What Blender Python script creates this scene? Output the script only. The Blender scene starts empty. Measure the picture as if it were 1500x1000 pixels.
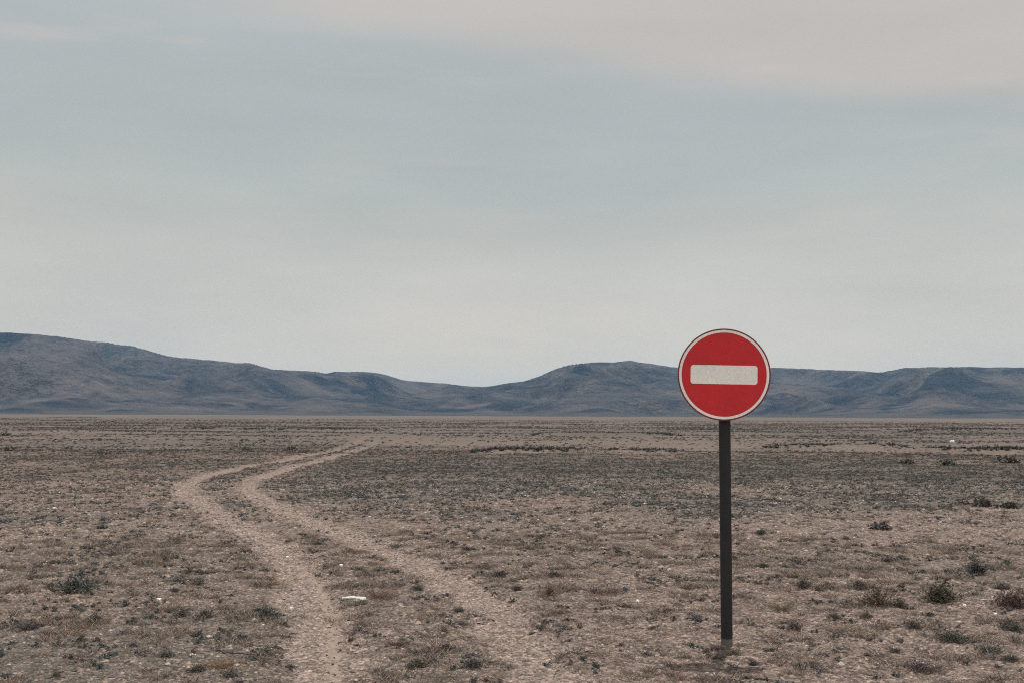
import bpy, math, random
import numpy as np
from mathutils import Matrix, Vector

rng = np.random.default_rng(7)
random.seed(7)
scene = bpy.context.scene
COL = scene.collection

# ------------------------------------------------------------------ camera
FPX = 1650.0
CAM_H = 1.745
PITCH = math.atan(108.0 / FPX)
ROLL = math.radians(0.25)
cam_d = bpy.data.cameras.new('camera')
cam = bpy.data.objects.new('camera', cam_d)
COL.objects.link(cam)
cam_d.sensor_width = 36.0
cam_d.lens = 36.0 * FPX / 1500.0
cam_d.clip_start = 0.1
cam_d.clip_end = 120000
CR = Matrix.Rotation(math.pi / 2 + PITCH, 3, 'X') @ Matrix.Rotation(ROLL, 3, 'Z')
cam.matrix_world = Matrix.Translation((0, 0, CAM_H)) @ CR.to_4x4()
scene.camera = cam
CRN = np.array(CR)


def ray(px, py):
    d = CRN @ np.array([(px - 750) / FPX, -(py - 500) / FPX, -1.0])
    return d / np.linalg.norm(d)


def G(px, py):
    """photo pixel -> point on the level ground"""
    d = ray(px, py)
    t = -CAM_H / d[2]
    return d[0] * t, d[1] * t


# ------------------------------------------------------------------ noise
_perm = np.random.default_rng(11).permutation(4096).astype(np.int64)
_gr = np.random.default_rng(12).random(4096) * 2 * np.pi
_gx, _gy = np.cos(_gr), np.sin(_gr)


def perlin(x, y, seed=0):
    x = np.asarray(x, float); y = np.asarray(y, float)
    xi = np.floor(x).astype(np.int64); yi = np.floor(y).astype(np.int64)
    xf = x - xi; yf = y - yi
    u = xf * xf * xf * (xf * (xf * 6 - 15) + 10); v = yf * yf * yf * (yf * (yf * 6 - 15) + 10)

    def g(ix, iy, fx, fy):
        h = _perm[(_perm[(ix + seed * 57) & 4095] + iy + seed * 131) & 4095]
        return _gx[h] * fx + _gy[h] * fy
    a = g(xi, yi, xf, yf); b = g(xi + 1, yi, xf - 1, yf)
    c = g(xi, yi + 1, xf, yf - 1); d = g(xi + 1, yi + 1, xf - 1, yf - 1)
    return 1.5 * ((a + u * (b - a)) * (1 - v) + (c + u * (d - c)) * v)


def fbm(x, y, octv=4, seed=0, gain=.5):
    s = 0; a = 1.0; f = 1.0
    for i in range(octv):
        s = s + a * perlin(x * f + 17.3 * i, y * f - 9.1 * i, seed + i); a *= gain; f *= 2.03
    return s


def sstep(a, b, x):
    t = np.clip((x - a) / (b - a), 0, 1)
    return t * t * (3 - 2 * t)


# ------------------------------------------------------------------ the two wheel ruts
LEFT_PX = [(470, 1060), (478, 1000), (478, 950), (468, 900), (450, 860), (425, 820), (392, 790), (345, 765), (300, 743), (272, 722),
           (272, 708), (292, 697), (330, 688), (375, 680), (420, 672), (462, 664), (500, 655), (528, 645), (548, 636), (560, 629)]
RIGHT_PX = [(850, 1060), (808, 1000), (775, 950), (735, 905), (690, 868), (630, 832), (565, 802), (500, 778), (440, 756), (392, 737),
            (362, 720), (360, 708), (380, 697), (412, 688), (445, 679), (480, 670), (515, 660), (545, 650), (562, 640), (575, 631)]


def rut_curve(px):
    P = np.array([G(*p) for p in px])
    # smooth resample, parameterised by y (distance)
    t = np.arange(len(P)); tt = np.linspace(0, len(P) - 1, 160)
    X = np.interp(tt, t, P[:, 0]); Y = np.exp(np.interp(tt, t, np.log(P[:, 1])))
    k = np.hanning(13); k /= k.sum()
    Xp = np.pad(X, 6, mode='reflect', reflect_type='odd'); Yp = np.pad(Y, 6, mode='reflect', reflect_type='odd')
    return np.convolve(Xp, k, 'valid'), np.convolve(Yp, k, 'valid')


RL, RR = rut_curve(LEFT_PX), rut_curve(RIGHT_PX)


def rut_dist(x, y, C):
    X, Y = C
    out = np.full(x.shape, 99.0); side = np.zeros(x.shape)
    yg = np.arange(0, Y.max() + 8, .5)
    lo = np.array([X[np.abs(Y - v) < 2.5].min() if (np.abs(Y - v) < 2.5).any() else 999 for v in yg])
    hi = np.array([X[np.abs(Y - v) < 2.5].max() if (np.abs(Y - v) < 2.5).any() else -999 for v in yg])
    gi = np.clip((y / .5).astype(int), 0, len(yg) - 1)
    m = (y > Y.min() - 2) & (y < Y.max() + 6) & (x > lo[gi] - 1.5) & (x < hi[gi] + 1.5)
    idx = np.nonzero(m)[0]
    A = np.stack([X[:-1], Y[:-1]], 1); B = np.stack([X[1:], Y[1:]], 1); D = B - A; L2 = (D ** 2).sum(1)
    for s in range(0, len(idx), 20000):
        ii = idx[s:s + 20000]
        p = np.stack([x[ii], y[ii]], 1)[:, None, :]
        t = np.clip(((p - A) * D).sum(2) / L2, 0, 1)
        q = A + D * t[..., None]
        d = np.sqrt(((p - q) ** 2).sum(2))
        j = d.argmin(1); out[ii] = d[np.arange(len(ii)), j]
    return out


def right_x(y):
    X, Y = RR
    return np.interp(y, Y, X)


def rut_mask(x, y):
    """1 in the bare wheel tracks"""
    n = fbm(x * 1.7, y * 1.7, 3, 40) * .15 + fbm(x * 6, y * 6, 3, 44) * .10
    dl = rut_dist(x, y, RL) + n; dr = rut_dist(x, y, RR) + n
    w = .265 + .0016 * np.clip(y, 0, 100)
    fade = 1 - sstep(25, 95, y) * .38
    m = np.maximum(1 - sstep(w - .12, w + .13, dl), 1 - sstep(w - .12, w + .13, dr))
    return np.maximum(m * fade, .93 * tyre_mask(x, y))


TYRE = rut_curve([(486, 1060), (487, 1000), (490, 950), (487, 900), (474, 862), (455, 835), (428, 808), (400, 790)])


def tyre_mask(x, y):
    d = np.full(x.shape, 9.0); k = (y < 16) & (y > 5)
    d[k] = rut_dist(x[k], y[k], TYRE)
    return (1 - sstep(.015, .09, d + fbm(x * 9, y * 9, 3, 49) * .035)) * (1 - sstep(12, 15, y))


# ------------------------------------------------------------------ relief of the plain
BANKS = [  # photo y of the bank, photo x range, height, depth of strip (m)
    (656, 1130, 1335, .22), (664, 690, 1010, .18), (634, 1330, 1520, .3), (638, 780, 1000, .25), (661, 1330, 1520, .2), (613, 20, 140, .5), (630, 240, 560, .25)]


def bank_curve(i):
    py, x0, x1, h = BANKS[i]
    a = G(x0, py); b = G(x1, py)
    return a, b, h


def relief(x, y):
    r = np.sqrt(x * x + y * y)
    z = fbm(x / 9, y / 9, 3, 3) * .05 * sstep(8, 30, r)
    z = z + fbm(x / 70, y / 45, 3, 5) * .28 * sstep(35, 120, r)
    z = z + fbm(x / 1.3, y / 1.3, 3, 8) * .016 + fbm(x / .33, y / .33, 2, 9) * .011
    for i in range(len(BANKS)):
        (ax, ay), (bx, by), h = bank_curve(i)
        t = (x - ax) / (bx - ax)
        yc = ay + (by - ay) * t + fbm(x / (ay * .12), x * 0 + i, 2, 60) * ay * .035
        win = sstep(-.05, .12, t) * (1 - sstep(.88, 1.05, t))
        w = ay * .03
        z = z + win * h * np.exp(-np.clip((y - yc) / (w * 2.5), 0, 9) ** 2) * sstep(-w * .4, w * .4, y - yc)
    return z


def height(x, y, rut=None):
    z = relief(x, y)
    if rut is None:
        rut = rut_mask(x, y)
    z = z - rut * .035
    near = 1 - sstep(14, 30, np.sqrt(x * x + y * y))
    z = z + near * (fbm(x / .09, y / .09, 2, 21) * .008)
    return z


def veg_mask(x, y):
    """density of the grey-green scrub carpet, 0..1"""
    side = sstep(-.3, 1.2, x - right_x(np.clip(y, 5, 105)) - .4 * np.clip(y, 0, 30) / 30)
    n = fbm(x / 5, y / 5, 3, 70)
    dark = sstep(13, 27, y + n * 6 - .15 * np.abs(x)) * (1 - sstep(38, 66, y + n * 14)) * side
    left = (1 - side) * (.42 + .35 * n) * (1 - sstep(60, 110, y))
    nearr = side * (1 - sstep(15, 27, y)) * (.16 + .25 * np.clip(n, -.5, 1))
    far = sstep(50, 70, y) * (.25 + .5 * sstep(.1, .6, fbm(x / 22, y / 14, 3, 77)))
    return np.clip(np.maximum(dark * (.85 + .3 * n), 0) + left + nearr + far, 0, 1)


# ------------------------------------------------------------------ materials
def newmat(name):
    m = bpy.data.materials.new(name); m.use_nodes = True
    nt = m.node_tree; nt.nodes.clear()
    out = nt.nodes.new('ShaderNodeOutputMaterial')
    b = nt.nodes.new('ShaderNodeBsdfPrincipled')
    nt.links.new(b.outputs[0], out.inputs['Surface'])
    return m, nt, b


class N:
    def __init__(s, nt): s.nt = nt
    def node(s, t, **k):
        n = s.nt.nodes.new(t)
        for a, v in k.items(): setattr(n, a, v)
        return n
    def link(s, a, b): s.nt.links.new(a, b)
    def put(s, inp, v):
        if isinstance(v, bpy.types.NodeSocket): s.nt.links.new(v, inp)
        elif v is not None: inp.default_value = v
    def noise(s, vec, scale, detail=4, rough=.55):
        n = s.node('ShaderNodeTexNoise'); s.put(n.inputs['Vector'], vec)
        n.inputs['Scale'].default_value = scale; n.inputs['Detail'].default_value = detail; n.inputs['Roughness'].default_value = rough
        return n.outputs['Fac']
    def ramp(s, fac, stops):
        n = s.node('ShaderNodeValToRGB'); s.put(n.inputs[0], fac)
        e = n.color_ramp.elements
        while len(e) < len(stops): e.new(.5)
        for i, (p, c) in enumerate(stops):
            e[i].position = p; e[i].color = (c, c, c, 1) if isinstance(c, (int, float)) else (*c, 1)
        return n.outputs[0]
    def math(s, op, a, b=None, c=None, clamp=False):
        n = s.node('ShaderNodeMath', operation=op, use_clamp=clamp)
        s.put(n.inputs[0], a); s.put(n.inputs[1], b)
        if c is not None: s.put(n.inputs[2], c)
        return n.outputs[0]
    def mix(s, f, a, b, mode='MIX'):
        n = s.node('ShaderNodeMix', data_type='RGBA', blend_type=mode)
        s.put(n.inputs[0], f)
        s.put(n.inputs[6], (*a, 1) if isinstance(a, tuple) else a); s.put(n.inputs[7], (*b, 1) if isinstance(b, tuple) else b)
        return n.outputs[2]
    def mul(s, col, v):
        n = s.node('ShaderNodeVectorMath', operation='SCALE'); s.put(n.inputs[0], col); s.put(n.inputs['Scale'], v)
        return n.outputs[0]


def ground_material():
    m, nt, b = newmat('steppe soil'); q = N(nt)
    pos = q.node('ShaderNodeNewGeometry').outputs['Position']
    at = lambda n: q.node('ShaderNodeAttribute', attribute_name=n).outputs['Fac']
    rut, veg, dist, tyre = at('rut'), at('veg'), at('far'), at('tyre')
    n1 = q.noise(pos, .22, 4); n2 = q.noise(pos, 2.2, 4); n3 = q.noise(pos, 17, 5, .7)
    soil = q.mix(q.ramp(n1, [(.38, 0), (.62, 1)]), (.200, .155, .132), (.190, .152, .126))
    soil = q.mix(q.ramp(n2, [(.4, 0), (.66, .8)]), soil, (.135, .104, .088))
    # gravel: coloured cells
    v = q.node('ShaderNodeTexVoronoi'); q.put(v.inputs['Vector'], pos); v.inputs['Scale'].default_value = 48
    v2 = q.node('ShaderNodeTexVoronoi'); q.put(v2.inputs['Vector'], pos); v2.inputs['Scale'].default_value = 120
    sep = q.node('ShaderNodeSeparateColor'); q.put(sep.inputs[0], v.outputs['Color'])
    sep2 = q.node('ShaderNodeSeparateColor'); q.put(sep2.inputs[0], v2.outputs['Color'])
    g = q.math('MULTIPLY_ADD', sep.outputs[0], .95, .52)
    g2 = q.math('MULTIPLY_ADD', sep2.outputs[0], .5, .75)
    pale = q.mix(sep.outputs[1], (.285, .226, .196), (.255, .206, .172))
    soil = q.mix(q.math('MULTIPLY', rut, .75), soil, pale)
    soil = q.mix(q.ramp(sep.outputs[2], [(.72, 0), (.8, .55)]), soil, (.30, .235, .205))
    soil = q.mul(soil, q.math('MULTIPLY', g, g2))
    # low litter and lichen-like crust between the plants
    cov = q.math('ADD', q.noise(pos, 5.5, 5, .65), q.math('MULTIPLY_ADD', veg, .5, -.17))
    cov = q.ramp(cov, [(.49, 0), (.6, 1)])
    cov = q.math('MULTIPLY', cov, q.math('SUBTRACT', 1, q.math('MULTIPLY', rut, .8)))
    crust = q.mix(q.ramp(n3, [(.35, 0), (.7, 1)]), (.098, .090, .080), (.165, .136, .108))
    crust = q.mix(q.ramp(veg, [(.45, 0), (.85, .75)]), crust, (.092, .094, .086))
    crust = q.mul(crust, q.math('MULTIPLY', q.math('MULTIPLY_ADD', sep.outputs[1], 1.1, .42), g2))
    c = q.mix(q.math('MULTIPLY', cov, .8), soil, crust)
    # far off the single plants no longer show: their colour carries on in patches
    sc = q.node('ShaderNodeMapping'); q.put(sc.inputs[0], pos); sc.inputs['Scale'].default_value = (.5, 1, 1)
    pf = q.ramp(q.noise(sc.outputs[0], .14, 6, .62), [(.42, 0), (.62, 1)])
    pf2 = q.ramp(q.noise(sc.outputs[0], .011, 6, .6), [(.4, 0), (.62, 1)])
    farcol = q.mix(pf, (.168, .132, .115), (.105, .096, .088))
    farcol = q.mix(q.math('MULTIPLY', pf2, .7), farcol, (.080, .080, .072))
    c = q.mix(q.math('MULTIPLY', tyre, .6), c, (.315, .258, .208))
    v3 = q.node('ShaderNodeTexVoronoi'); q.put(v3.inputs['Vector'], pos); v3.inputs['Scale'].default_value = 21
    sep3 = q.node('ShaderNodeSeparateColor'); q.put(sep3.inputs[0], v3.outputs['Color'])
    grit = q.math('MULTIPLY', q.math('MULTIPLY_ADD', sep3.outputs[0], .7, .68), q.ramp(q.noise(pos, 34, 4, .7), [(.40, .5), (.52, 1.08)]))
    c = q.mul(c, q.math('ADD', q.math('MULTIPLY', grit, q.math('SUBTRACT', 1, q.math('MULTIPLY', tyre, .7))), q.math('MULTIPLY', tyre, .7)))
    c = q.mix(dist, c, farcol)
    c = q.mix(1.0, c, (.815, .795, .80), 'MULTIPLY')
    q.put(b.inputs['Base Color'], c)
    b.inputs['Roughness'].default_value = .95
    b.inputs['Specular IOR Level'].default_value = .15
    bh = q.math('ADD', q.math('MULTIPLY', q.math('SUBTRACT', 1, v.outputs['Distance']), 1.0), q.math('MULTIPLY', n3, 1.5))
    bp = q.node('ShaderNodeBump'); bp.inputs['Distance'].default_value = .012; bp.inputs['Strength'].default_value = .9
    q.put(bp.inputs['Height'], bh); q.put(b.inputs['Normal'], bp.outputs[0])
    return m


def attr_material(name, rough=.9, spec=.2, noise_scale=60):
    m, nt, b = newmat(name); q = N(nt)
    c = q.node('ShaderNodeAttribute', attribute_name='Col').outputs['Color']
    pos = q.node('ShaderNodeNewGeometry').outputs['Position']
    c = q.mul(c, q.math('MULTIPLY_ADD', q.noise(pos, noise_scale, 3), .5, .65))
    q.put(b.inputs['Base Color'], c)
    b.inputs['Roughness'].default_value = rough; b.inputs['Specular IOR Level'].default_value = spec
    return m


M_GROUND = ground_material()
M_PLANT = attr_material('dry plants')
M_STONE = attr_material('stones', .85, .3, 90)


def tag(o, label=None, cat=None, group=None, kind=None):
    if label: o['label'] = label
    if cat: o['category'] = cat
    if group: o['group'] = group
    if kind: o['kind'] = kind
    return o


def mesh_from(name, V, F, mat, col=None, smooth=False, parent=None, attrs=None):
    """V (n,3), F (m,k) all faces k-gons"""
    me = bpy.data.meshes.new(name)
    V = np.ascontiguousarray(V, dtype=np.float32); F = np.ascontiguousarray(F, dtype=np.int32)
    me.vertices.add(len(V)); me.vertices.foreach_set('co', V.ravel())
    k = F.shape[1]
    me.loops.add(F.size); me.loops.foreach_set('vertex_index', F.ravel())
    me.polygons.add(len(F)); me.polygons.foreach_set('loop_start', np.arange(0, F.size, k, dtype=np.int32))
    me.polygons.foreach_set('loop_total', np.full(len(F), k, dtype=np.int32))
    me.polygons.foreach_set('use_smooth', np.full(len(F), smooth, dtype=bool))
    me.update(calc_edges=True)
    if col is not None:
        a = me.attributes.new('Col', 'FLOAT_COLOR', 'POINT')
        c4 = np.ones((len(V), 4), np.float32); c4[:, :3] = col; a.data.foreach_set('color', c4.ravel())
    for nm, arr in (attrs or {}).items():
        a = me.attributes.new(nm, 'FLOAT', 'POINT'); a.data.foreach_set('value', np.ascontiguousarray(arr, dtype=np.float32))
    me.materials.append(mat)
    o = bpy.data.objects.new(name, me); COL.objects.link(o)
    if parent: o.parent = parent
    return o


# ------------------------------------------------------------------ ground sheet (polar, finest where it shows largest)
def build_ground():
    fine = np.radians(np.arange(-31, 31.0001, .085)); coarse = np.radians(np.arange(34, 326.1, 4))
    th = np.concatenate([fine, coarse]); nT = len(th)
    r = [.5, 1, 2, 3, 4, 4.7]
    v = 5.2
    while v < 45: r.append(v); v *= 1.0030
    while v < 400: r.append(v); v *= 1.008
    while v < 12500: r.append(v); v *= 1.05
    r = np.array(r + [12500.0]); nR = len(r)
    R, T = np.meshgrid(r, th, indexing='ij')
    x = (R * np.sin(T)).ravel(); y = (R * np.cos(T)).ravel()
    rut = rut_mask(x, y); z = height(x, y, rut)
    veg = veg_mask(x, y)
    far = sstep(35, 120, np.sqrt(x * x + y * y))
    V = np.stack([x, y, z], 1)
    i = np.arange(nR - 1)[:, None]; j = np.arange(nT)[None, :]; jn = (j + 1) % nT
    F = np.stack([i * nT + j, i * nT + jn, (i + 1) * nT + jn, (i + 1) * nT + j], -1).reshape(-1, 4)
    F = F[:, ::-1]
    fm = rut[F].mean(1) > .45
    ty = tyre_mask(x, y); z -= ty * .008; V[:, 2] = z
    at = {'rut': rut, 'veg': veg, 'far': far, 'tyre': ty}
    for name, sel in (('ground', ~fm), ('dirt_track', fm)):
        Fs = F[sel]; used, inv = np.unique(Fs, return_inverse=True)
        o = mesh_from(name, V[used], inv.reshape(Fs.shape), M_GROUND, smooth=True, attrs={k: a[used] for k, a in at.items()})
        tag(o, kind='structure')
        if name == 'ground':   # close the middle under the camera
            pass


build_ground()


# ------------------------------------------------------------------ hills
SIL = [(-700, 520), (-400, 500), (-150, 492), (0, 486), (40, 487), (80, 491), (120, 497), (160, 501), (200, 507), (240, 519), (280, 524), (320, 527), (345, 530), (362, 530), (400, 539),
       (425, 541), (440, 542), (450, 541), (476, 545.5), (490, 543), (540, 543), (560, 546), (590, 555), (620, 558), (650, 560), (690, 564), (712, 565), (740, 560),
       (770, 556), (790, 550), (810, 540), (828, 534), (870, 529), (900, 529.5), (926, 526), (940, 530), (960, 533), (1000, 537), (1060, 540), (1127, 538), (1150, 537),
       (1200, 540), (1250, 541), (1290, 544), (1308, 541), (1325, 537), (1350, 536.5), (1420, 535.5), (1450, 537), (1500, 536), (1650, 532), (1900, 540), (2300, 520)]


def hills_material():
    m, nt, b = newmat('hill scrub and rock'); q = N(nt)
    pos = q.node('ShaderNodeNewGeometry').outputs['Position']
    a = q.ramp(q.noise(pos, .0030, 6, .6), [(.40, 0), (.58, 1)])
    c = q.mix(a, (.072, .066, .070), (.014, .022, .036))
    c = q.mix(q.ramp(q.noise(pos, .007, 6, .65), [(.5, 0), (.64, .75)]), c, (.10, .086, .084))
    c = q.mul(c, q.math('MULTIPLY_ADD', q.noise(pos, .05, 5, .7), 1.2, .4))
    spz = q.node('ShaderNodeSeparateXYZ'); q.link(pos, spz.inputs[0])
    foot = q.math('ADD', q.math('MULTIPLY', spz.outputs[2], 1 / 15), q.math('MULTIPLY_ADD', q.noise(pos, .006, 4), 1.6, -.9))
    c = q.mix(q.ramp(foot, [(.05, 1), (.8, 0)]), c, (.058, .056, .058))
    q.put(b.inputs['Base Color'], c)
    b.inputs['Roughness'].default_value = 1; b.inputs['Specular IOR Level'].default_value = .1
    bp = q.node('ShaderNodeBump'); bp.inputs['Distance'].default_value = 60; bp.inputs['Strength'].default_value = 1.0
    q.put(bp.inputs['Height'], q.noise(pos, .011, 6, .6)); q.put(b.inputs['Normal'], bp.outputs[0])
    return m


def build_hills():
    az = np.radians(np.arange(-48, 48.01, .06)); r = np.linspace(0, 1, 230) ** 1.15 * 6200 + 2300
    A, Rr = np.meshgrid(az, r, indexing='ij')
    x = Rr * np.sin(A); y = Rr * np.cos(A)
    wx = x + 260 * fbm(x / 1100, y / 1100, 3, 90); wy = y + 260 * fbm(x / 1100 + 50, y / 1100, 3, 93)
    rd = 1 - np.abs(fbm(wx / 900, wy / 1300, 3, 95, .45)) * 1.6
    rd2 = 1 - np.abs(fbm(wx / 330, wy / 480, 2, 105, .5)) * 1.5
    big = fbm(wx / 2400, wy / 2400, 3, 110)
    rc = 5100 + 700 * np.sin(A * 5 + 1) + 900 * sstep(-.12, -.42, A)
    env = sstep(2350, rc, Rr) * (1 - .75 * sstep(rc + 300, 8500, Rr))
    fan = sstep(2300, 3400, Rr)
    H = env ** 1.25 * (1 + .35 * big) + env ** .5 * fan * (.78 * rd + .26 * rd2 * (1 - .85 * sstep(.5, .9, env)) - .50) * .9 + .02 * fan
    H = np.maximum(H, 0) + .008 * fan * rd2
    el = (H * 200) / Rr
    mx = el.max(1)
    # target elevation for every azimuth
    sx, se = [], []
    for px, py in SIL:
        d = ray(px, py); sx.append(math.atan2(d[0], d[1])); se.append(d[2] / math.hypot(d[0], d[1]))
    tgt = np.interp(az, sx, se)
    k = np.hanning(9); k /= k.sum(); tgt = np.convolve(np.pad(tgt, 4, mode='edge'), k, 'valid')
    fac = tgt / mx
    tgt = tgt * (1 + .012 * fbm(az * 60, az * 0, 4, 140)); ks = np.hanning(5); ks /= ks.sum(); fac = np.convolve(np.pad(tgt / mx, 2, mode='edge'), ks, 'valid')
    Z = H * 200 * fac[:, None] - 1.5
    V = np.stack([x, y, Z], -1).reshape(-1, 3)
    n1, n2 = len(az), len(r)
    i = np.arange(n1 - 1)[:, None]; j = np.arange(n2 - 1)[None, :]
    F = np.stack([i * n2 + j, i * n2 + j + 1, (i + 1) * n2 + j + 1, (i + 1) * n2 + j], -1).reshape(-1, 4)[:, ::-1]
    o = mesh_from('hills', V, F, hills_material(), smooth=True); tag(o, kind='structure')
    return float(Z.max())


ZMAX = build_hills()


# ------------------------------------------------------------------ plants
def tri_ribbon(V, F, S, pts, w, shade):
    """tapering ribbon along pts"""
    base = len(V)
    n = len(pts)
    side = np.cross(pts[-1] - pts[0], [random.uniform(-1, 1), random.uniform(-1, 1), .2]); side /= (np.linalg.norm(side) + 1e-9)
    for i, p in enumerate(pts[:-1]):
        ww = w * (1 - .55 * i / (n - 1)) * .5
        V.append(p - side * ww); V.append(p + side * ww); S += [shade, shade]
    V.append(pts[-1]); S.append(shade)
    for i in range(n - 2):
        a = base + 2 * i
        F.append((a, a + 1, a + 3)); F.append((a, a + 3, a + 2))
    a = base + 2 * (n - 2)
    F.append((a, a + 1, a + 2))


def rut_edge(x, y):
    d = np.minimum(rut_dist(x, y, RL), rut_dist(x, y, RR))
    return np.exp(-((d - .62) / .33) ** 2)


def grass_tuft(nb, h, spread, w, segs=3):
    V, F, S = [], [], []
    for _ in range(nb):
        a = random.uniform(0, 6.283); rr = abs(random.gauss(0, .28)) * spread
        b0 = np.array([rr * math.cos(a), rr * math.sin(a), 0.])
        lean = random.uniform(.15, 1.1); a2 = a + random.gauss(0, .7)
        L = h * random.uniform(.45, 1.1)
        d = np.array([math.cos(a2) * math.sin(lean), math.sin(a2) * math.sin(lean), math.cos(lean)])
        pts = []
        for k in range(segs + 1):
            t = k / segs
            p = b0 + d * L * t; p = p + np.array([math.cos(a2), math.sin(a2), -.7]) * L * .3 * t * t
            p[2] = max(p[2], .01 * h)
            pts.append(p)
        tri_ribbon(V, F, S, pts, w, random.uniform(.65, 1.35))
    return np.array(V), np.array(F), np.array(S)


def cushion(nst, nleaf, h, leaf, flat=1.0):
    """low woody clump: short branching stems carrying small leaves"""
    V, F, S = [], [], []
    ph = [random.uniform(0, 6.28) for _ in range(3)]
    for _ in range(nst):
        a = random.uniform(0, 6.283); lean = random.uniform(.05, 1.35)
        lob = 1 + .3 * math.sin(2 * a + ph[0]) + .2 * math.sin(3 * a + ph[1])
        L = random.uniform(.55, 1.0) * lob
        end = np.array([math.cos(a) * math.sin(lean) * L, math.sin(a) * math.sin(lean) * L, h * math.cos(lean) * L + .06])
        mid = end * .5 + np.array([random.gauss(0, .06), random.gauss(0, .06), .08 * h])
        sh = random.uniform(.6, 1.3)
        tri_ribbon(V, F, S, [np.zeros(3) + np.array([end[0] * .15, end[1] * .15, 0]), mid, end], leaf * .22, sh * .8)
        for _ in range(nleaf):
            t = random.uniform(.35, 1.05); c = end * t + np.array([random.gauss(0, .07), random.gauss(0, .07), random.gauss(0, .05)])
            c[2] = max(c[2], .02)
            d1 = np.array([random.gauss(0, 1), random.gauss(0, 1), random.gauss(.3, .8)]); d1 /= np.linalg.norm(d1)
            d2 = np.cross(d1, [random.gauss(0, 1), random.gauss(0, 1), random.gauss(0, 1)]); d2 /= (np.linalg.norm(d2) + 1e-9)
            b = len(V); s = leaf * random.uniform(.6, 1.4)
            V += [c - d2 * s * .28, c + d2 * s * .28, c + d1 * s]; S += [sh * random.uniform(.75, 1.25)] * 3
            F.append((b, b + 1, b + 2))
    return np.array(V), np.array(F), np.array(S)


def scatter(name, temps, x, y, z, s, hs, col, mat, kind=None, smooth=False, tilt=0):
    """one mesh from many copies of the templates"""
    ti = rng.integers(0, len(temps), len(x)); rot = rng.random(len(x)) * 6.283
    Vs, Fs, Cs = [], [], []; base = 0
    for t, (tv, tf, ts) in enumerate(temps):
        m = ti == t; n = int(m.sum())
        if not n: continue
        c, sn = np.cos(rot[m])[:, None], np.sin(rot[m])[:, None]
        vx = tv[None, :, 0] * s[m][:, None]; vy = tv[None, :, 1] * s[m][:, None]; vz = tv[None, :, 2] * (s[m] * hs[m])[:, None]
        X = vx * c - vy * sn + x[m][:, None]; Y = vx * sn + vy * c + y[m][:, None]; Z = vz + z[m][:, None]
        Vs.append(np.stack([X, Y, Z], -1).reshape(-1, 3))
        Fs.append((tf[None] + (np.arange(n) * len(tv))[:, None, None]).reshape(-1, 3) + base)
        Cs.append((col[m][:, None, :] * ts[None, :, None]).reshape(-1, 3)); base += n * len(tv)
    o = mesh_from(name, np.concatenate(Vs), np.concatenate(Fs), mat, col=np.concatenate(Cs), smooth=smooth)
    if kind: tag(o, kind=kind)
    return o


def sample(d0, d1, dens, ang=29.5, dens_fn=None):
    a = math.radians(ang); area = a * (d1 * d1 - d0 * d0); n = int(area * dens)
    r = np.sqrt(rng.random(n) * (d1 * d1 - d0 * d0) + d0 * d0); t = (rng.random(n) * 2 - 1) * a
    x = r * np.sin(t); y = r * np.cos(t)
    if dens_fn is not None:
        k = rng.random(n) < dens_fn(x, y); x, y = x[k], y[k]
    return x, y


GREY = np.array([.150, .135, .124]); TEAL = np.array([.094, .104, .106]); TAN = np.array([.238, .184, .148]); RUST = np.array([.182, .128, .106]); STRAW = np.array([.28, .225, .18])


def mixcol(n, pals, w):
    k = rng.choice(len(pals), n, p=np.array(w) / sum(w)); c = np.array(pals)[k]
    return c * rng.uniform(.7, 1.3, (n, 1)) * rng.uniform(.94, 1.06, (n, 3))


T_GRASS = [grass_tuft(20, 1.0, 1.4, .045) for _ in range(6)]
T_CUSH = [cushion(16, 6, .6, .26) for _ in range(6)]
T_GRASS_M = [grass_tuft(18, 1.0, 1.3, .07, 2) for _ in range(6)]
T_CUSH_M = [cushion(12, 4, .6, .27) for _ in range(6)]
T_FAR = [cushion(9, 4, .5, .34) for _ in range(5)]


def clump(x, y, f, seed, lo=-.1, hi=.5):
    return sstep(lo, hi, fbm(x * f, y * f, 3, seed))


def zz(x, y): return height(x, y) - .004


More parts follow.
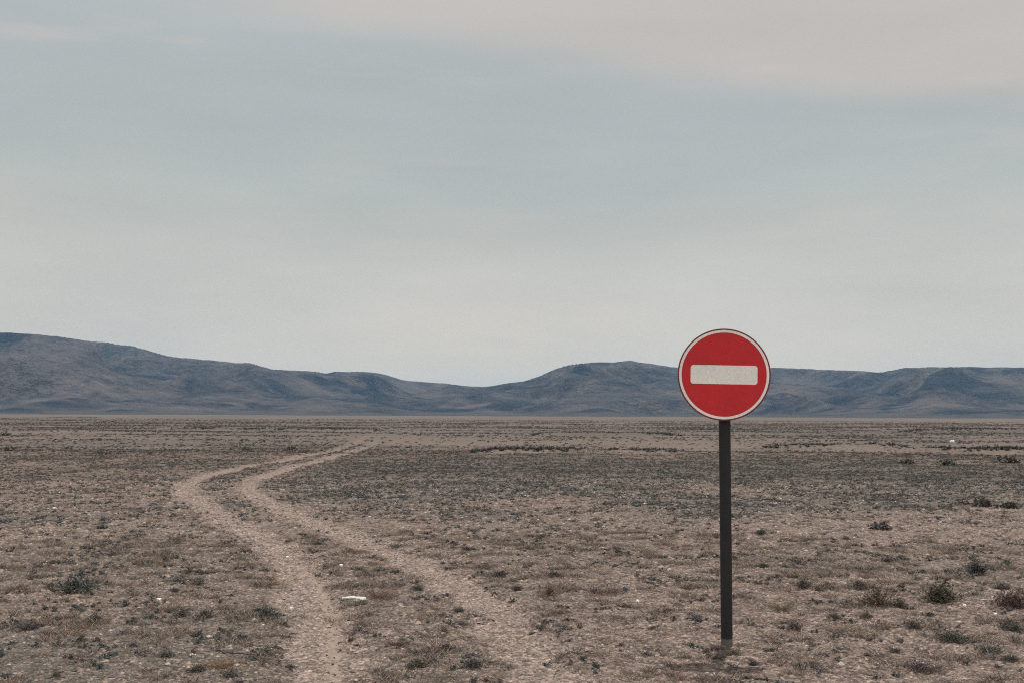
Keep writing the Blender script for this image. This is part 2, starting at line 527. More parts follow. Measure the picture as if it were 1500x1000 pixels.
def build_cover():
    # near tufts of dry grass
    def dg(x, y):
        return (1 - rut_mask(x, y) * .985) * np.clip(.19 + clump(x, y, 2.7, 200, .02, .5) + .35 * clump(x, y, 7, 203, 0, .5) + .35 * rut_edge(x, y) * clump(x, y, 1.2, 208, -.3, .3), 0, 1) * (.45 + .55 * clump(x, y, .45, 205, -.4, .4))
    x, y = sample(5.5, 17, 420, dens_fn=dg)
    s = rng.uniform(.02, .07, len(x)) * (.7 + .9 * clump(x, y, 2.7, 200))
    scatter('dry_grass', T_GRASS, x, y, zz(x, y), s, rng.uniform(.6, 1.1, len(x)), mixcol(len(x), [TAN * 1.2, GREY, STRAW, RUST * 1.1, TEAL], [4.5, 3, 2.2, 1.5, .8]), M_PLANT, 'stuff')
    def dc(x, y):
        return (1 - rut_mask(x, y)) * clump(x, y, 1.6, 220, -.05, .5) * (.35 + .9 * veg_mask(x, y))
    x, y = sample(5.5, 17, 170, dens_fn=dc)
    s = rng.uniform(.018, .07, len(x))
    scatter('low_scrub', T_CUSH, x, y, zz(x, y), s, rng.uniform(.5, 1.0, len(x)), mixcol(len(x), [TEAL, GREY, RUST * .8], [3, 3, 1]), M_PLANT, 'stuff')
    # middle distance
    def dm(x, y): return (1 - rut_mask(x, y) * .90) * (.25 + .75 * clump(x, y, 1.2, 230, -.1, .5)) * (1 - .55 * veg_mask(x, y))
    x, y = sample(17, 60, 60, dens_fn=dm)
    scatter('dry_grass', T_GRASS_M, x, y, zz(x, y), rng.uniform(.035, .10, len(x)), rng.uniform(.5, .9, len(x)), mixcol(len(x), [TAN * .85, GREY, RUST], [4, 3, 1.5]), M_PLANT, 'stuff')
    def dv(x, y): return (1 - rut_mask(x, y)) * veg_mask(x, y) * (.3 + .7 * clump(x, y, .7, 240, -.25, .4)) * (1 - sstep(42, 72, y + 6 * fbm(x / 9, y / 9, 2, 242)))
    x, y = sample(17, 72, 75, dens_fn=dv)
    scatter('low_scrub', T_CUSH_M, x, y, zz(x, y), rng.uniform(.035, .11, len(x)), rng.uniform(.45, .8, len(x)), mixcol(len(x), [TEAL, GREY, RUST], [4, 3, 1]), M_PLANT, 'stuff')
    # far plain
    def df(x, y): return (1 - rut_mask(x, y)) * (.12 + .88 * clump(x / 2.2, y, .12, 250, .0, .55)) * (.4 + veg_mask(x, y)) * (1 - .93 * sstep(90, 380, y)) 
    x, y = sample(50, 450, 5.0, dens_fn=df)
    scatter('low_scrub', T_FAR, x, y, zz(x, y), rng.uniform(.07, .2, len(x)) * (1 + np.hypot(x, y) / 250), rng.uniform(.35, .7, len(x)), mixcol(len(x), [GREY * .85, TEAL, RUST * .9], [4, 2.5, 2.5]), M_PLANT, 'stuff')
    # scrub growing along the low banks
    bx, by = [], []
    for i in range(len(BANKS)):
        (ax, ay), (ex, ey), h = bank_curve(i)
        L = abs(ex - ax); n = int(L * 26)
        t = rng.random(n); xx = ax + (ex - ax) * t
        yc = ay + (ey - ay) * t + fbm(xx / (ay * .12), xx * 0 + i, 2, 60) * ay * .035
        k = rng.random(n) < sstep(-.35, .2, fbm(xx / 3, xx * 0 + 4.4 * i, 2, 66))
        bx.append(xx[k]); by.append((yc + rng.random(n) * ay * .035)[k])
    x = np.concatenate(bx); y = np.concatenate(by)
    scatter('bank_scrub', T_FAR, x, y, zz(x, y), rng.uniform(.12, .28, len(x)), rng.uniform(.6, 1.1, len(x)), mixcol(len(x), [TEAL * .75, GREY * .7], [3, 2]), M_PLANT, 'stuff')


def stone_temp(n=6):
    V = np.array([(1, 0, 0), (.3, .9, 0), (-.8, .55, 0), (-.8, -.6, 0), (.35, -.95, 0), (.1, 0, .75), (.0, .1, -.5), (-.4, .2, .6)], float)
    V *= rng.uniform(.7, 1.2, V.shape); F = [(0, 1, 5), (1, 2, 7), (1, 7, 5), (2, 3, 7), (3, 4, 5), (3, 5, 7), (4, 0, 5), (1, 0, 6), (2, 1, 6), (3, 2, 6), (4, 3, 6), (0, 4, 6)]
    return V, np.array(F), np.ones(len(V))


def build_gravel():
    T = [stone_temp() for _ in range(8)]
    def dn(x, y): return (1 - .9 * tyre_mask(x, y)) * (.35 + .4 * clump(x, y, .8, 300, -.3, .4) + .25 * rut_mask(x, y))
    x1, y1 = sample(5.5, 15, 1500, dens_fn=dn); x2, y2 = sample(15, 32, 240, dens_fn=dn)
    x = np.concatenate([x1, x2]); y = np.concatenate([y1, y2])
    s = np.exp(rng.normal(0, .42, len(x))) * np.where(np.arange(len(x)) < len(x1), .0085, .015)
    s = np.minimum(s, .035)
    col = mixcol(len(x), [(.32, .25, .215), (.21, .16, .135), (.11, .09, .08), (.42, .36, .32)], [4, 3, 4, .28])
    scatter('gravel', T, x, y, zz(x, y) + s * .15, s, rng.uniform(.5, 1, len(x)), col, M_STONE, 'stuff')
    # fallen stalks and dead twigs lying flat
    V, TT = [], []
    for _ in range(8):
        a = random.uniform(-.3, .3); w = random.uniform(.03, .07)
        v = np.array([(-1, -w, .05), (-1, w, .05), (0, a * .5 + w, .1), (0, a * .5 - w, .1), (1, a, .12 + random.uniform(0, .12)), (0, a * .5, .1 + 2 * w)])
        f = np.array([(0, 3, 5), (0, 5, 1), (1, 5, 2), (3, 4, 5), (5, 4, 2)])
        TT.append((v, f, np.ones(6)))
    def dl(x, y): return (1 - .85 * rut_mask(x, y)) * (.2 + .8 * clump(x, y, 1.0, 320, -.2, .4))
    x, y = sample(5.5, 17, 420, dens_fn=dl); s = rng.uniform(.012, .042, len(x))
    scatter('dry_litter', TT, x, y, zz(x, y) + .006, s, rng.uniform(.6, 1.5, len(x)), mixcol(len(x), [STRAW * 1.15, TAN, GREY * .7, RUST * .6], [3, 3, 2.4, 2]), M_PLANT, 'stuff')


build_cover()
build_gravel()

# ------------------------------------------------------------------ the plants one can single out
# px, py (foot in the photo), width in px, kind (d dark clump, g grey-green, t tan grass, r rusty brush, o orange grass), category, label
S = 'shrub'; T = 'grass tuft'
PLANTS = [
 (112, 868, 84, 'g', S, 'widest grey-green shrub on the left side, with thin upright twigs'),
 (138, 910, 44, 'd', S, 'dark low shrub just below the widest grey-green shrub on the left'),
 (42, 922, 34, 'd', S, 'dark shrub at the left edge, left of the dark shrub below the wide grey-green one'),
 (195, 946, 24, 'd', S, 'small dark shrub left of the pale sandy streak in the lower left'),
 (243, 962, 40, 'g', S, 'grey shrub in the lower left, up and left of the orange dry grass'),
 (290, 982, 40, 'd', S, 'dark shrub touching the left side of the orange dry grass'),
 (82, 988, 24, 'd', S, 'small dark shrub nearest the bottom left corner'),
 (338, 990, 44, 'g', S, 'grey-green shrub in front of the orange dry grass at the bottom'),
 (325, 976, 60, 'o', T, 'orange dry grass patch left of the left wheel rut, brightest grass of all'),
 (395, 855, 52, 'o', T, 'orange-brown grass along the outer edge of the left wheel rut at its bend'),
 (57, 830, 20, 'd', S, 'small dark round shrub near the left edge, above the wide grey-green shrub'),
 (150, 774, 22, 'd', S, 'small dark shrub on the left plain, right of the highest white stone'),
 (266, 902, 34, 'd', S, 'dark shrub just right of and below the largest white stone'),
 (300, 905, 40, 'g', S, 'brown-grey shrub right of the dark shrub beside the largest white stone'),
 (390, 902, 44, 'd', S, 'flat dark shrub between the largest white stone and the left wheel rut'),
 (289, 857, 26, 'd', S, 'dark shrub above the white stones on the left, nearest the upper rut bank'),
 (255, 866, 22, 'd', S, 'small dark shrub directly above and right of the largest white stone'),
 (465, 796, 22, 'd', S, 'small dark shrub on the grassy strip between the ruts, farthest from the viewer'),
 (283, 826, 0, 'x', S, ''),
 (612, 863, 26, 'd', S, 'dark shrub between the two wheel ruts, above and right of the pale flat slab'),
 (556, 874, 50, 't', T, 'brown grass tuft directly right of the pale flat slab'),
 (672, 897, 24, 'd', S, 'small dark twiggy shrub on the inner edge of the right wheel rut'),
 (655, 950, 40, 'g', S, 'grey-brown shrub between the ruts, upper of the pair beside the right rut'),
 (692, 975, 46, 'd', S, 'dark shrub between the ruts, lower of the pair beside the right rut'),
 (578, 944, 34, 't', T, 'tan grass tuft between the ruts, below the pale flat slab'),
 (610, 976, 50, 'g', S, 'spreading grey shrub between the ruts near the bottom edge'),
 (732, 843, 34, 'd', S, 'flat black-looking shrub on the right shoulder of the right wheel rut'),
 (758, 864, 26, 'd', S, 'dark shrub just below the flat black-looking shrub by the right rut'),
 (812, 843, 34, 'd', S, 'dark shrub midway between the right rut and the sign post'),
 (804, 872, 44, 'r', S, 'rusty brown brush right of the right wheel rut'),
 (816, 898, 36, 't', T, 'tan grass tuft below the rusty brush by the right wheel rut'),
 (872, 866, 36, 'g', S, 'grey shrub right of the rusty brush, towards the sign post'),
 (686, 805, 24, 'd', S, 'dark shrub beyond the flat black-looking one, by the upper right rut'),
 (793, 788, 24, 'd', S, 'small dark shrub on the pinkish gravel, farthest left of the post at its height'),
 (1146, 893, 44, 't', T, 'tan grass tuft with a dark foot just right of the sign post'),
 (1115, 784, 30, 'd', S, 'low dark shrub right of the post, level with the middle of the post'),
 (1118, 829, 24, 'd', S, 'small dark shrub right of the post, left one of two side by side'),
 (1150, 829, 18, 'd', S, 'small dark shrub right of the post, right one of two side by side'),
 (1176, 859, 40, 'd', S, 'low dark shrub above the tan grass tuft beside the sign post'),
 (1257, 861, 38, 'g', S, 'grey shrub directly left of the tall rusty brush'),
 (1285, 886, 70, 'r', S, 'tall rusty brush right of the sign post, reddest plant in the field'),
 (1316, 889, 46, 'g', S, 'grey shrub growing against the right side of the tall rusty brush'),
 (1378, 882, 74, 'm', S, 'largest brown bush, between the tall rusty brush and the right edge'),
 (1338, 919, 36, 'd', S, 'dark round shrub below the largest brown bush'),
 (1484, 890, 60, 'm', S, 'brown bush cut by the right edge of the view'),
 (1430, 839, 52, 'd', S, 'flat dark shrub above and right of the largest brown bush'),
 (1474, 826, 26, 'd', S, 'small dark shrub near the right edge, above the cut brown bush'),
 (1468, 861, 28, 'd', S, 'dark shrub near the right edge, just above the pale stick'),
 (1478, 921, 46, 'd', S, 'dark shrub below the brown bush at the right edge'),
 (1452, 955, 38, 'g', S, 'grey shrub in the lower right corner area, left of its dark neighbour'),
 (1479, 965, 28, 'd', S, 'dark shrub nearest the bottom right corner'),
 (1348, 982, 50, 'g', S, 'grey-green shrub near the bottom edge on the right'),
 (1395, 940, 54, 'g', S, 'wide grey shrub below the dark round shrub on the right'),
 (1311, 957, 26, 'd', S, 'small dark shrub below and left of the wide grey shrub on the right'),
 (1222, 905, 30, 'd', S, 'low dark shrub between the tan tuft by the post and the tall rusty brush'),
 (1270, 902, 26, 'd', S, 'small dark shrub at the foot of the tall rusty brush'),
 (1164, 920, 44, 'g', S, 'grey scrubby plant below the tan grass tuft beside the post'),
 (1290, 776, 44, 'd', S, 'wide dark shrub on the right, far side, level with the middle of the post'),
 (1300, 822, 24, 'd', S, 'dark shrub on the right, below the wide far dark shrub'),
 (1442, 740, 44, 'd', S, 'darkest far bush on the right, biggest of the three at the dark scrub edge'),
 (1411, 736, 28, 'd', S, 'far dark bush, leftmost of the three at the dark scrub edge'),
 (1482, 742, 40, 'g', S, 'far grey bush, rightmost of the three at the dark scrub edge'),
 (1330, 678, 30, 'd', S, 'far dark bush at the beginning of the grey scrub carpet on the right'),
 (1388, 681, 34, 'd', S, 'second far dark bush along the beginning of the scrub carpet on the right'),
 (1480, 677, 40, 'd', S, 'far dark bush by the right edge, above the three bushes'),
 (97, 656, 12, 'd', S, 'far dark bush standing out on the left plain under the hills'),
 (358, 659, 18, 'd', S, 'far dark bush, left one of the pair left of where the ruts vanish'),
 (384, 659, 12, 'd', S, 'far dark bush, right one of the pair left of where the ruts vanish'),
 (426, 658, 24, 'd', S, 'far flat dark bush just left of where the ruts vanish'),
 (8, 640, 20, 'd', S, 'far dark bush at the left edge under the hills'),
 (12, 661, 26, 'g', S, 'far grey bush at the left edge, lower of the two there'),
]
PCOL = {'d': np.array([.104, .099, .090]), 'g': GREY * .9, 't': TAN * .95, 'r': RUST * .95, 'o': np.array([.27, .175, .10]), 'm': np.array([.12, .098, .082])}


def one_plant(px, py, w, k, cat, label):
    gx, gy = G(px, py); d = math.hypot(gx, gy)
    s = .5 * w / FPX * d
    gz = float(height(np.array([gx]), np.array([gy]))[0]) - .006
    big = d < 18
    if k in 'to':
        v, f, sh = grass_tuft(260 if big else 60, .9 if k == 't' else .5, 1.5, .022 if big else .08)
        col = sh[:, None] * PCOL[k]
    else:
        tall = (1 if big else .6) * {'d': .5, 'g': .5, 'r': .85, 'm': .7}[k]
        v, f, sh = cushion(130 if big else 30, 9 if big else 5, tall, (.10 if k != 'r' else .07) if big else .3)
        col = sh[:, None] * PCOL[k]
        # some dead stalks through it
        v2, f2, s2 = grass_tuft(70 if big else 12, 1.1 * tall, 1.4, .02 if big else .08)
        f = np.concatenate([f, f2 + len(v)]); v = np.concatenate([v, v2])
        col = np.concatenate([col, s2[:, None] * (TAN * .75 if k != 'd' else GREY * 1.05)])
    col = col * np.random.default_rng(int(px)).uniform(.9, 1.1, 3)
    o = mesh_from('dry_shrub' if cat == S else 'grass_tuft', v * s, f, M_PLANT, col=col)
    o.location = (gx, gy, gz); o.rotation_euler.z = random.uniform(0, 6.28)
    tag(o, label, cat, 'shrubs scattered over the steppe' if cat == S else 'dry grass tufts beside the track')


for p in PLANTS:
    if p[3] != 'x': one_plant(*p)


# ------------------------------------------------------------------ stones, slab and sticks
def solid_mat(name, col, rough=.8, var=.3, scale=40):
    m, nt, b = newmat(name); q = N(nt)
    tc = q.node('ShaderNodeTexCoord').outputs['Object']
    c = q.mul(q.mix(0, (*col,), (*col,)), q.math('MULTIPLY_ADD', q.noise(tc, scale, 5, .65), var * 2, 1 - var))
    q.put(b.inputs['Base Color'], c); b.inputs['Roughness'].default_value = rough
    bp = q.node('ShaderNodeBump'); bp.inputs['Distance'].default_value = .004; bp.inputs['Strength'].default_value = .6
    q.put(bp.inputs['Height'], q.noise(tc, scale * 2, 4)); q.put(b.inputs['Normal'], bp.outputs[0])
    return m


M_WHITE = solid_mat('white quartz', (.78, .77, .74), .6, .12)
M_SLAB = solid_mat('pale limestone', (.42, .42, .38), .85, .25, 18)
M_STICK = solid_mat('bleached wood', (.42, .38, .33), .8, .3, 30)
M_BARK = solid_mat('dark twig bark', (.05, .045, .042), .9, .3, 60)


def rock(name, px, py, w, hgt, depth, mat, label, cat, seed, rot=0.0):
    gx, gy = G(px, py); d = math.hypot(gx, gy); s = .5 * w / FPX * d
    bm_r = np.random.default_rng(seed)
    import bmesh
    bm = bmesh.new(); bmesh.ops.create_icosphere(bm, subdivisions=3, radius=1)
    for v in bm.verts:
        p = np.array(v.co)
        n = perlin(np.array([p[0] * 1.3 + seed]), np.array([p[1] * 1.3 + p[2] * 2]), 1)[0] * .45 + perlin(np.array([p[0] * 4 + seed]), np.array([p[1] * 4 + p[2] * 4]), 2)[0] * .14
        q = p * (1 + n); q[2] = max(min(q[2], .62), -.5); q[0] = max(min(q[0], .95), -.95)
        v.co = (q[0] * s, q[1] * s * depth, q[2] * s * hgt * 1.6)
    me = bpy.data.meshes.new(name); bm.to_mesh(me); bm.free(); me.materials.append(mat)
    o = bpy.data.objects.new(name, me); COL.objects.link(o)
    o.location = (gx, gy, float(height(np.array([gx]), np.array([gy]))[0]) + s * hgt * .45); o.rotation_euler = (0, 0, rot)
    tag(o, label, cat, 'white stones lying on the steppe' if mat is M_WHITE else None)
    return o


ROCKS = [
 (233, 879, 7, 'largest white stone, lying among shrubs on the left'),
 (427, 885, 7, 'elongated white stone at the outer edge of the left wheel rut'),
 (500, 828, 6, 'white stone on the strip between the two wheel ruts'),
 (80, 747, 5, 'small white stone farthest out on the left plain'),
 (421, 811, 4, 'tiny white stone lying in the left wheel rut'),
 (934, 880, 6, 'white stone on gravel left of the sign post'),
 (1413, 889, 5, 'white stone right of the largest brown bush, upper of two'),
 (1458, 900, 5, 'white stone near the right edge, lower of two'),
 (1395, 646, 7, 'white boulder far out on the right plain beyond the sign')]
for i, (px, py, w, lab) in enumerate(ROCKS):
    rock('white_stone', px, py, w, .8, .8 if i != 1 else .5, M_WHITE, lab, 'stone', 20 + i, rot=i * .9)
rock('flat_slab', 519, 878, 38, .22, .6, M_SLAB, 'pale greenish flat slab lying beside the left wheel rut', 'slab', 5, rot=.08)


def stick(name, p0, p1, rad, mat, label, lift=.012, twigs=2):
    a = np.array([*G(*p0), 0.]); b = np.array([*G(*p1), 0.])
    for q in (a, b): q[2] = float(height(q[:1], q[1:2])[0]) + lift
    b[2] += .015
    n = 8; ring = 6; V, F = [], []
    def tube(a, b, r0, r1, bend):
        base = len(V); d = b - a; L = np.linalg.norm(d); d = d / L; s1 = np.cross(d, [0, 0, 1.]); s1 /= np.linalg.norm(s1); s2 = np.cross(s1, d)
        for i in range(n + 1):
            t = i / n; c = a + (b - a) * t + s1 * bend * L * math.sin(t * 3.1) + s2 * random.gauss(0, .004); r = r0 + (r1 - r0) * t
            for k in range(ring):
                an = 6.283 * k / ring; V.append(c + (s1 * math.cos(an) + s2 * math.sin(an)) * r * random.uniform(.85, 1.15))
        for i in range(n):
            for k in range(ring):
                p = base + i * ring + k; pn = base + i * ring + (k + 1) % ring
                F.append((p, pn, pn + ring, p + ring))
    tube(a, b, rad, rad * .45, .05)
    for t in range(twigs):
        c = a + (b - a) * (.4 + .25 * t); e = c + (b - a) * .25 + np.array([0, (b - a)[0] * (.2 if t else -.2), .02])
        tube(c, e, rad * .5, rad * .2, .02)
    V = np.array(V); o0 = V.mean(0); o0[2] -= rad
    o = mesh_from(name, V - o0, np.array(F), mat, smooth=True); o.location = o0
    tag(o, label, 'stick')


stick('dry_stick', (1436, 882), (1462, 884), .009, M_STICK, 'pale stick lying between the two bushes at the right edge')
stick('dry_stick', (279, 962), (287, 967), .009, M_STICK, 'short whitish stick beside the dark shrub in the lower left', twigs=0)
stick('dry_stick', (1006, 907), (1028, 909), .008, M_BARK, 'dark thin twig lying on gravel left of the sign post')
stick('dry_stick', (1066, 972), (1086, 982), .006, M_BARK, 'dark thin twig lying in front of the foot of the sign post')
stick('dry_stick', (316, 956), (372, 961), .008, M_BARK, 'long dark twig behind the orange dry grass', twigs=1)
stick('dry_stick', (520, 902), (536, 899), .006, M_BARK, 'dark twig on bare soil below the pale flat slab', twigs=0)


# ------------------------------------------------------------------ the no-entry sign
def paint(name, col, rough, dust=(.42, .37, .31), amt=.25):
    m, nt, b = newmat(name); q = N(nt)
    tc = q.node('ShaderNodeTexCoord').outputs['Object']
    d = q.ramp(q.noise(tc, 9, 6, .7), [(.45, 0), (.75, 1)])
    f = q.ramp(q.noise(tc, 260, 3, .7), [(.4, 0), (.7, 1)])
    fac = q.math('MULTIPLY', q.math('ADD', q.math('MULTIPLY', d, .7), q.math('MULTIPLY', f, .5)), amt)
    c = q.mix(fac, (*col,), dust)
    c = q.mul(c, q.math('MULTIPLY', q.math('MULTIPLY_ADD', q.noise(tc, 150, 3, .7), 1.1, .45), q.math('MULTIPLY_ADD', q.noise(tc, 4.5, 4), .5, .76)))
    q.put(b.inputs['Base Color'], c); q.put(b.inputs['Roughness'], q.math('MULTIPLY_ADD', d, .25, rough))
    return m


M_RED = paint('weathered red sheeting', (.53, .006, .014), .65, amt=.06)
M_SWHITE = paint('weathered white sheeting', (.82, .80, .75), .5, amt=.24)
M_RIM = paint('dark red painted rim', (.16, .015, .025), .5, amt=.1)
M_BACK = paint('galvanised back', (.3, .31, .32), .5, amt=.3)
M_POST = paint('chipped black paint', (.009, .009, .010), .75, dust=(.10, .095, .09), amt=.25)

D = 8.62
c_dir = CRN @ np.array([(1060.4 - 750) / FPX, -(548.3 - 500) / FPX, -1.0])
SIGN_C = np.array([0, 0, CAM_H]) + c_dir * D
bx_, by_ = G(1064.7, 941)
sc_ = (D + .06) / (CRN.T @ np.array([bx_, by_, -CAM_H]))[2] * -1
BASE = np.array([bx_ * sc_, by_ * sc_, 0.]) if abs(sc_ - 1) < .06 else np.array([bx_, by_, 0.])
BASE[2] = float(height(BASE[:1], BASE[1:2])[0])

root = bpy.data.objects.new('road_sign', None); COL.objects.link(root)
root.location = BASE; root.empty_display_size = .3
tag(root, 'round red no-entry sign with a white bar on a black post beside the dirt track', 'road sign')
YAW = -math.atan2(SIGN_C[0], SIGN_C[1]) * .9
TILT = -math.radians(1.15)
PL = Matrix.Translation(Vector(SIGN_C) - Vector(BASE)) @ Matrix.Rotation(YAW, 4, 'Z') @ Matrix.Rotation(-TILT, 4, 'Y')


def ring_prism(name, prof, mat, parent, seg=128):
    """revolve (radius, y) profile about the plate's y axis (front is -y)"""
    V, F = [], []
    for k in range(seg):
        a = 2 * math.pi * k / seg
        for r, yy in prof: V.append((r * math.cos(a), yy, r * math.sin(a)))
    n = len(prof)
    for k in range(seg):
        k2 = (k + 1) % seg
        for i in range(n - 1):
            F.append((k * n + i, k * n + i + 1, k2 * n + i + 1, k2 * n + i))
    o = mesh_from(name, np.array(V), np.array(F), mat, smooth=False)
    for p in o.data.polygons: p.use_smooth = abs(p.normal.y) < .7
    o.parent = parent
    return o


U = .7 / 134.0
panel = ring_prism('sign_panel', [(.0001, -.0015), (65 * U, -.0015), (65 * U, .0015), (.0001, .0015)], M_RED, root)
panel.matrix_local = PL
rim = ring_prism('rim', [(64.9 * U, -.0022), (66.2 * U, -.0030), (67 * U, -.0015), (67.2 * U, .004), (67 * U, .024), (66.2 * U, .024), (66.2 * U, .002), (64.9 * U, .0022)], M_RIM, panel)
border = ring_prism('border', [(61.3 * U, -.0024), (64.9 * U, -.0024)], M_SWHITE, panel)
back = ring_prism('panel_back', [(.0001, .0024), (64.9 * U, .0024)], M_BACK, panel)


def rounded_bar(w, h, r, y0):
    pts = []
    for cx, cz, a0 in ((w / 2 - r, h / 2 - r, 0), (-w / 2 + r, h / 2 - r, 90), (-w / 2 + r, -h / 2 + r, 180), (w / 2 - r, -h / 2 + r, 270)):
        for k in range(9):
            a = math.radians(a0 + k * 11.25); pts.append((cx + r * math.cos(a), y0, cz + r * math.sin(a)))
    return pts


pts = rounded_bar(96.3 * U, 27.4 * U, 4.2 * U, -.0024)
me = bpy.data.meshes.new('white_bar'); me.from_pydata(pts + [(p[0], -.0012, p[2]) for p in pts], [], [tuple(range(len(pts)))] + [(i, (i + 1) % len(pts), (i + 1) % len(pts) + len(pts), i + len(pts)) for i in range(len(pts))])
me.materials.append(M_SWHITE); bar = bpy.data.objects.new('bar', me); COL.objects.link(bar); bar.parent = panel


def tube_between(name, a, b, r, mat, parent, seg=40, rings=24, wob=0.0):
    a = np.array(a, float); b = np.array(b, float); d = (b - a) / np.linalg.norm(b - a)
    s1 = np.cross(d, [0, 1, 0]); s1 /= np.linalg.norm(s1); s2 = np.cross(s1, d)
    V, F = [], []
    for i in range(rings + 1):
        c = a + (b - a) * i / rings
        for k in range(seg):
            an = 2 * math.pi * k / seg; V.append(c + (s1 * math.cos(an) + s2 * math.sin(an)) * r)
    for i in range(rings):
        for k in range(seg):
            p = i * seg + k; q = i * seg + (k + 1) % seg; F.append((p, q, q + seg, p + seg))
    o = mesh_from(name, np.array(V), np.array(F), mat, smooth=True, parent=parent)
    return o


# post: foot to just under the top of the plate, standing a hand's breadth behind it
top_dir = CRN @ np.array([(1060.2 - 750) / FPX, -(492 - 500) / FPX, -1.0]); top = np.array([0, 0, CAM_H]) + top_dir * (D + .075)
PR = 8.45 * (D + .07) / FPX
foot = np.array([0, 0, -.25]) + (BASE - top) * 0
axis = (top - BASE) / (top - BASE)[2]
M_BARE = paint('bare weathered steel', (.085, .085, .08), .8, dust=(.2, .165, .135), amt=.8)
post = tube_between('post', axis * .055, top - BASE, PR, M_POST, root)
tube_between('post_footing', -axis * .25, axis * .0545, PR * .99, M_BARE, root)
capv = top - BASE
cap = ring_prism('post_cap', [(.0001, .0), (PR * 1.04, .0), (PR * 1.04, .012), (.0001, .016)], M_POST, root, 40)
cap.matrix_local = Matrix.Translation(Vector(capv)) @ Matrix.Rotation(math.pi / 2, 4, 'X')
for dz in (-.16, .16):
    br = ring_prism('bracket', [(PR + .001, -.015), (PR + .006, -.015), (PR + .006, .015), (PR + .001, .015)], M_BACK, root, 40)
    t = ((SIGN_C[2] + dz) - BASE[2]) / (top - BASE)[2]
    br.matrix_local = Matrix.Translation(Vector((top - BASE) * t)) @ Matrix.Rotation(math.pi / 2, 4, 'X')

# small dry plants growing round the foot of the post
for k, (px, py, w, kk, lab) in enumerate([(1075, 958, 30, 'g', 'grey plant growing in the shadow right at the foot of the sign post'),
                                          (1104, 972, 26, 'd', 'dark shrub right of the sign\'s round shadow'),
                                          (1048, 950, 26, 'g', 'grey plant touching the left side of the foot of the sign post')]):
    one_plant(px, py, w, kk, S, lab)

# ------------------------------------------------------------------ light: a veiled high sun, a pale sky
SUN_EL, SUN_AZ = math.radians(71), math.radians(17)   # azimuth from +Y towards +X: beyond the sign, a little right
sd = bpy.data.lights.new('sun', 'SUN'); sun = bpy.data.objects.new('sun', sd); COL.objects.link(sun)
sd.energy = 4.3; sd.angle = math.radians(.6); sd.color = (1, .95, .88)
sv = Vector((math.sin(SUN_AZ) * math.cos(SUN_EL), math.cos(SUN_AZ) * math.cos(SUN_EL), math.sin(SUN_EL)))
sun.rotation_euler = sv.to_track_quat('Z', 'Y').to_euler(); sun.location = (0, 0, 600)

w = bpy.data.worlds.new('World'); scene.world = w; w.use_nodes = True
nt = w.node_tree; nt.nodes.clear(); q = N(nt)
out = q.node('ShaderNodeOutputWorld')
sky = q.node('ShaderNodeTexSky', sky_type='NISHITA'); sky.sun_disc = False
sky.sun_elevation = SUN_EL; sky.sun_rotation = SUN_AZ; sky.dust_density = 3.0
bg1 = q.node('ShaderNodeBackground'); q.link(sky.outputs[0], bg1.inputs[0]); bg1.inputs[1].default_value = .07
dirv = q.node('ShaderNodeTexCoord').outputs['Generated']
sp = q.node('ShaderNodeSeparateXYZ'); q.link(dirv, sp.inputs[0])
X, Y, Z = sp.outputs
mp = q.node('ShaderNodeMapping'); q.link(dirv, mp.inputs[0]); mp.inputs['Scale'].default_value = (1, 1, 3.2)
nz = q.noise(mp.outputs[0], 2.6, 5, .5); nzf = q.noise(mp.outputs[0], 9, 5, .6)
zz_ = q.math('ADD', Z, q.math('MULTIPLY_ADD', nz, .20, -.10))
zz_ = q.math('ADD', zz_, q.math('MULTIPLY_ADD', nzf, .05, -.025))
lin = lambda *c: tuple(((v / 255 + .055) / 1.055) ** 2.4 for v in c)
base = q.ramp(zz_, [(0, lin(228, 217, 200)), (.04, lin(219, 211, 198)), (.085, lin(211, 206, 197)), (.135, lin(199, 198, 191)), (.19, lin(189, 192, 186)), (.25, lin(178, 184, 183)), (.34, lin(184, 189, 189)), (.6, lin(188, 192, 196)), (1, lin(215, 217, 220))])
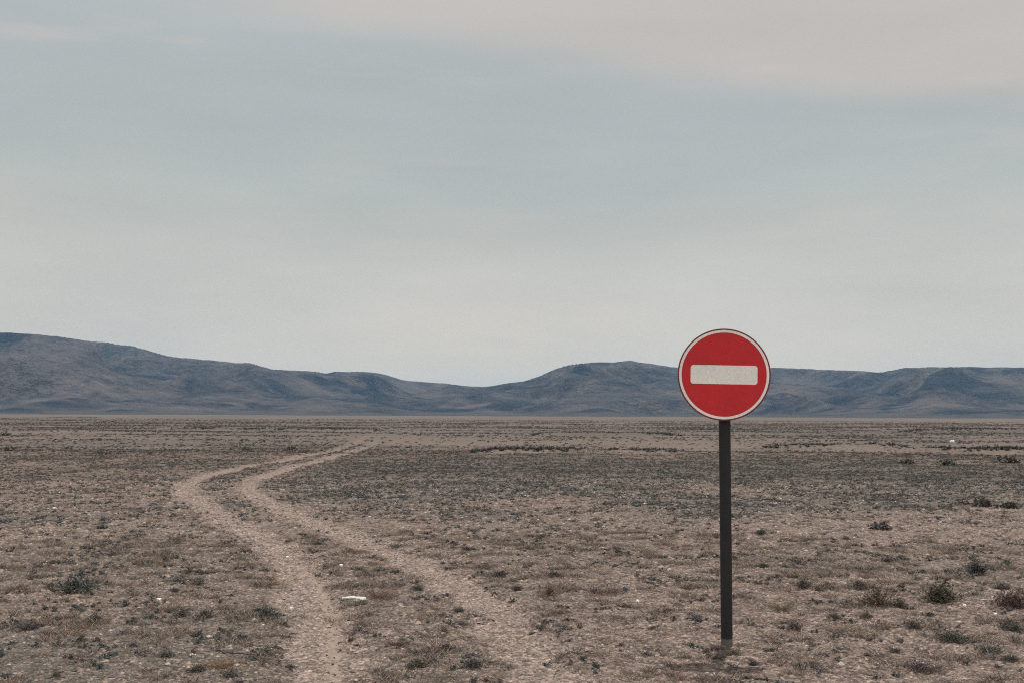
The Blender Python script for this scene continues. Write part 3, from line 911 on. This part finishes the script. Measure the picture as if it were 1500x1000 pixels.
# a warm grey sheet of cloud overhead, its edge sinking to the right
edge = q.math('ADD', q.math('ADD', Z, q.math('MULTIPLY_ADD', nz, .08, -.04)), q.math('MULTIPLY', X, .13))
m1 = q.ramp(edge, [(.290, 0), (.322, 1)])
c2 = q.mix(q.ramp(Z, [(.35, 0), (1, 1)]), lin(201, 194, 186), lin(215, 213, 210))
colr = q.mix(q.math('MULTIPLY', m1, .85), base, c2)
mp2 = q.node('ShaderNodeMapping'); q.link(dirv, mp2.inputs[0]); mp2.inputs['Scale'].default_value = (1, 1, 7); mp2.inputs['Location'].default_value = (3.1, .4, 1.7)
colr = q.mul(colr, q.math('MULTIPLY_ADD', q.noise(mp2.outputs[0], 2.2, 6, .55), .22, .89))
colr = q.mix(q.ramp(q.noise(mp2.outputs[0], 3.6, 5, .6), [(.58, 0), (.74, .5)]), colr, lin(204, 196, 190))
bg2 = q.node('ShaderNodeBackground'); q.link(colr, bg2.inputs[0]); q.put(bg2.inputs[1], q.math('MULTIPLY_ADD', q.ramp(q.math('MULTIPLY_ADD', Y, -.5, .5), [(.45, 0), (.75, 1)]), .85, 1.0))  # sky behind the camera brightened, added as fill light for the sign face
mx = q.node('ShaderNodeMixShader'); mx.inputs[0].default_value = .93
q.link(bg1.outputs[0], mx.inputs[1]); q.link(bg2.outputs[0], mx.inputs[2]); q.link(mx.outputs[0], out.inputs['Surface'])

# ------------------------------------------------------------------ haze
hm = bpy.data.materials.new('pale haze'); hm.use_nodes = True; ht = hm.node_tree; ht.nodes.clear()
ho = ht.nodes.new('ShaderNodeOutputMaterial'); pv = ht.nodes.new('ShaderNodeVolumePrincipled')
pv.inputs['Color'].default_value = (.36, .66, 1.0, 1); pv.inputs['Density'].default_value = 3.7e-5; pv.inputs['Anisotropy'].default_value = .2
ht.links.new(pv.outputs[0], ho.inputs['Volume'])
e = 13000.0; z0, z1 = -4.0, ZMAX + 25
Vb = np.array([(-e, -e, z0), (e, -e, z0), (e, e, z0), (-e, e, z0), (-e, -e, z1), (e, -e, z1), (e, e, z1), (-e, e, z1)])
Fb = np.array([(3, 2, 1, 0), (4, 5, 6, 7), (0, 1, 5, 4), (1, 2, 6, 5), (2, 3, 7, 6), (3, 0, 4, 7)])
hz = mesh_from('haze', Vb, Fb, hm); tag(hz, kind='stuff')

# ------------------------------------------------------------------ view
scene.view_settings.view_transform = 'Standard'; scene.view_settings.look = 'None'
scene.view_settings.exposure = 0.0; scene.view_settings.gamma = 1.0
scene.view_settings.use_curve_mapping = False
scene.cycles.filter_width = 1.1
scene.cycles.max_bounces = 5; scene.cycles.volume_bounces = 0; scene.cycles.use_denoising = False
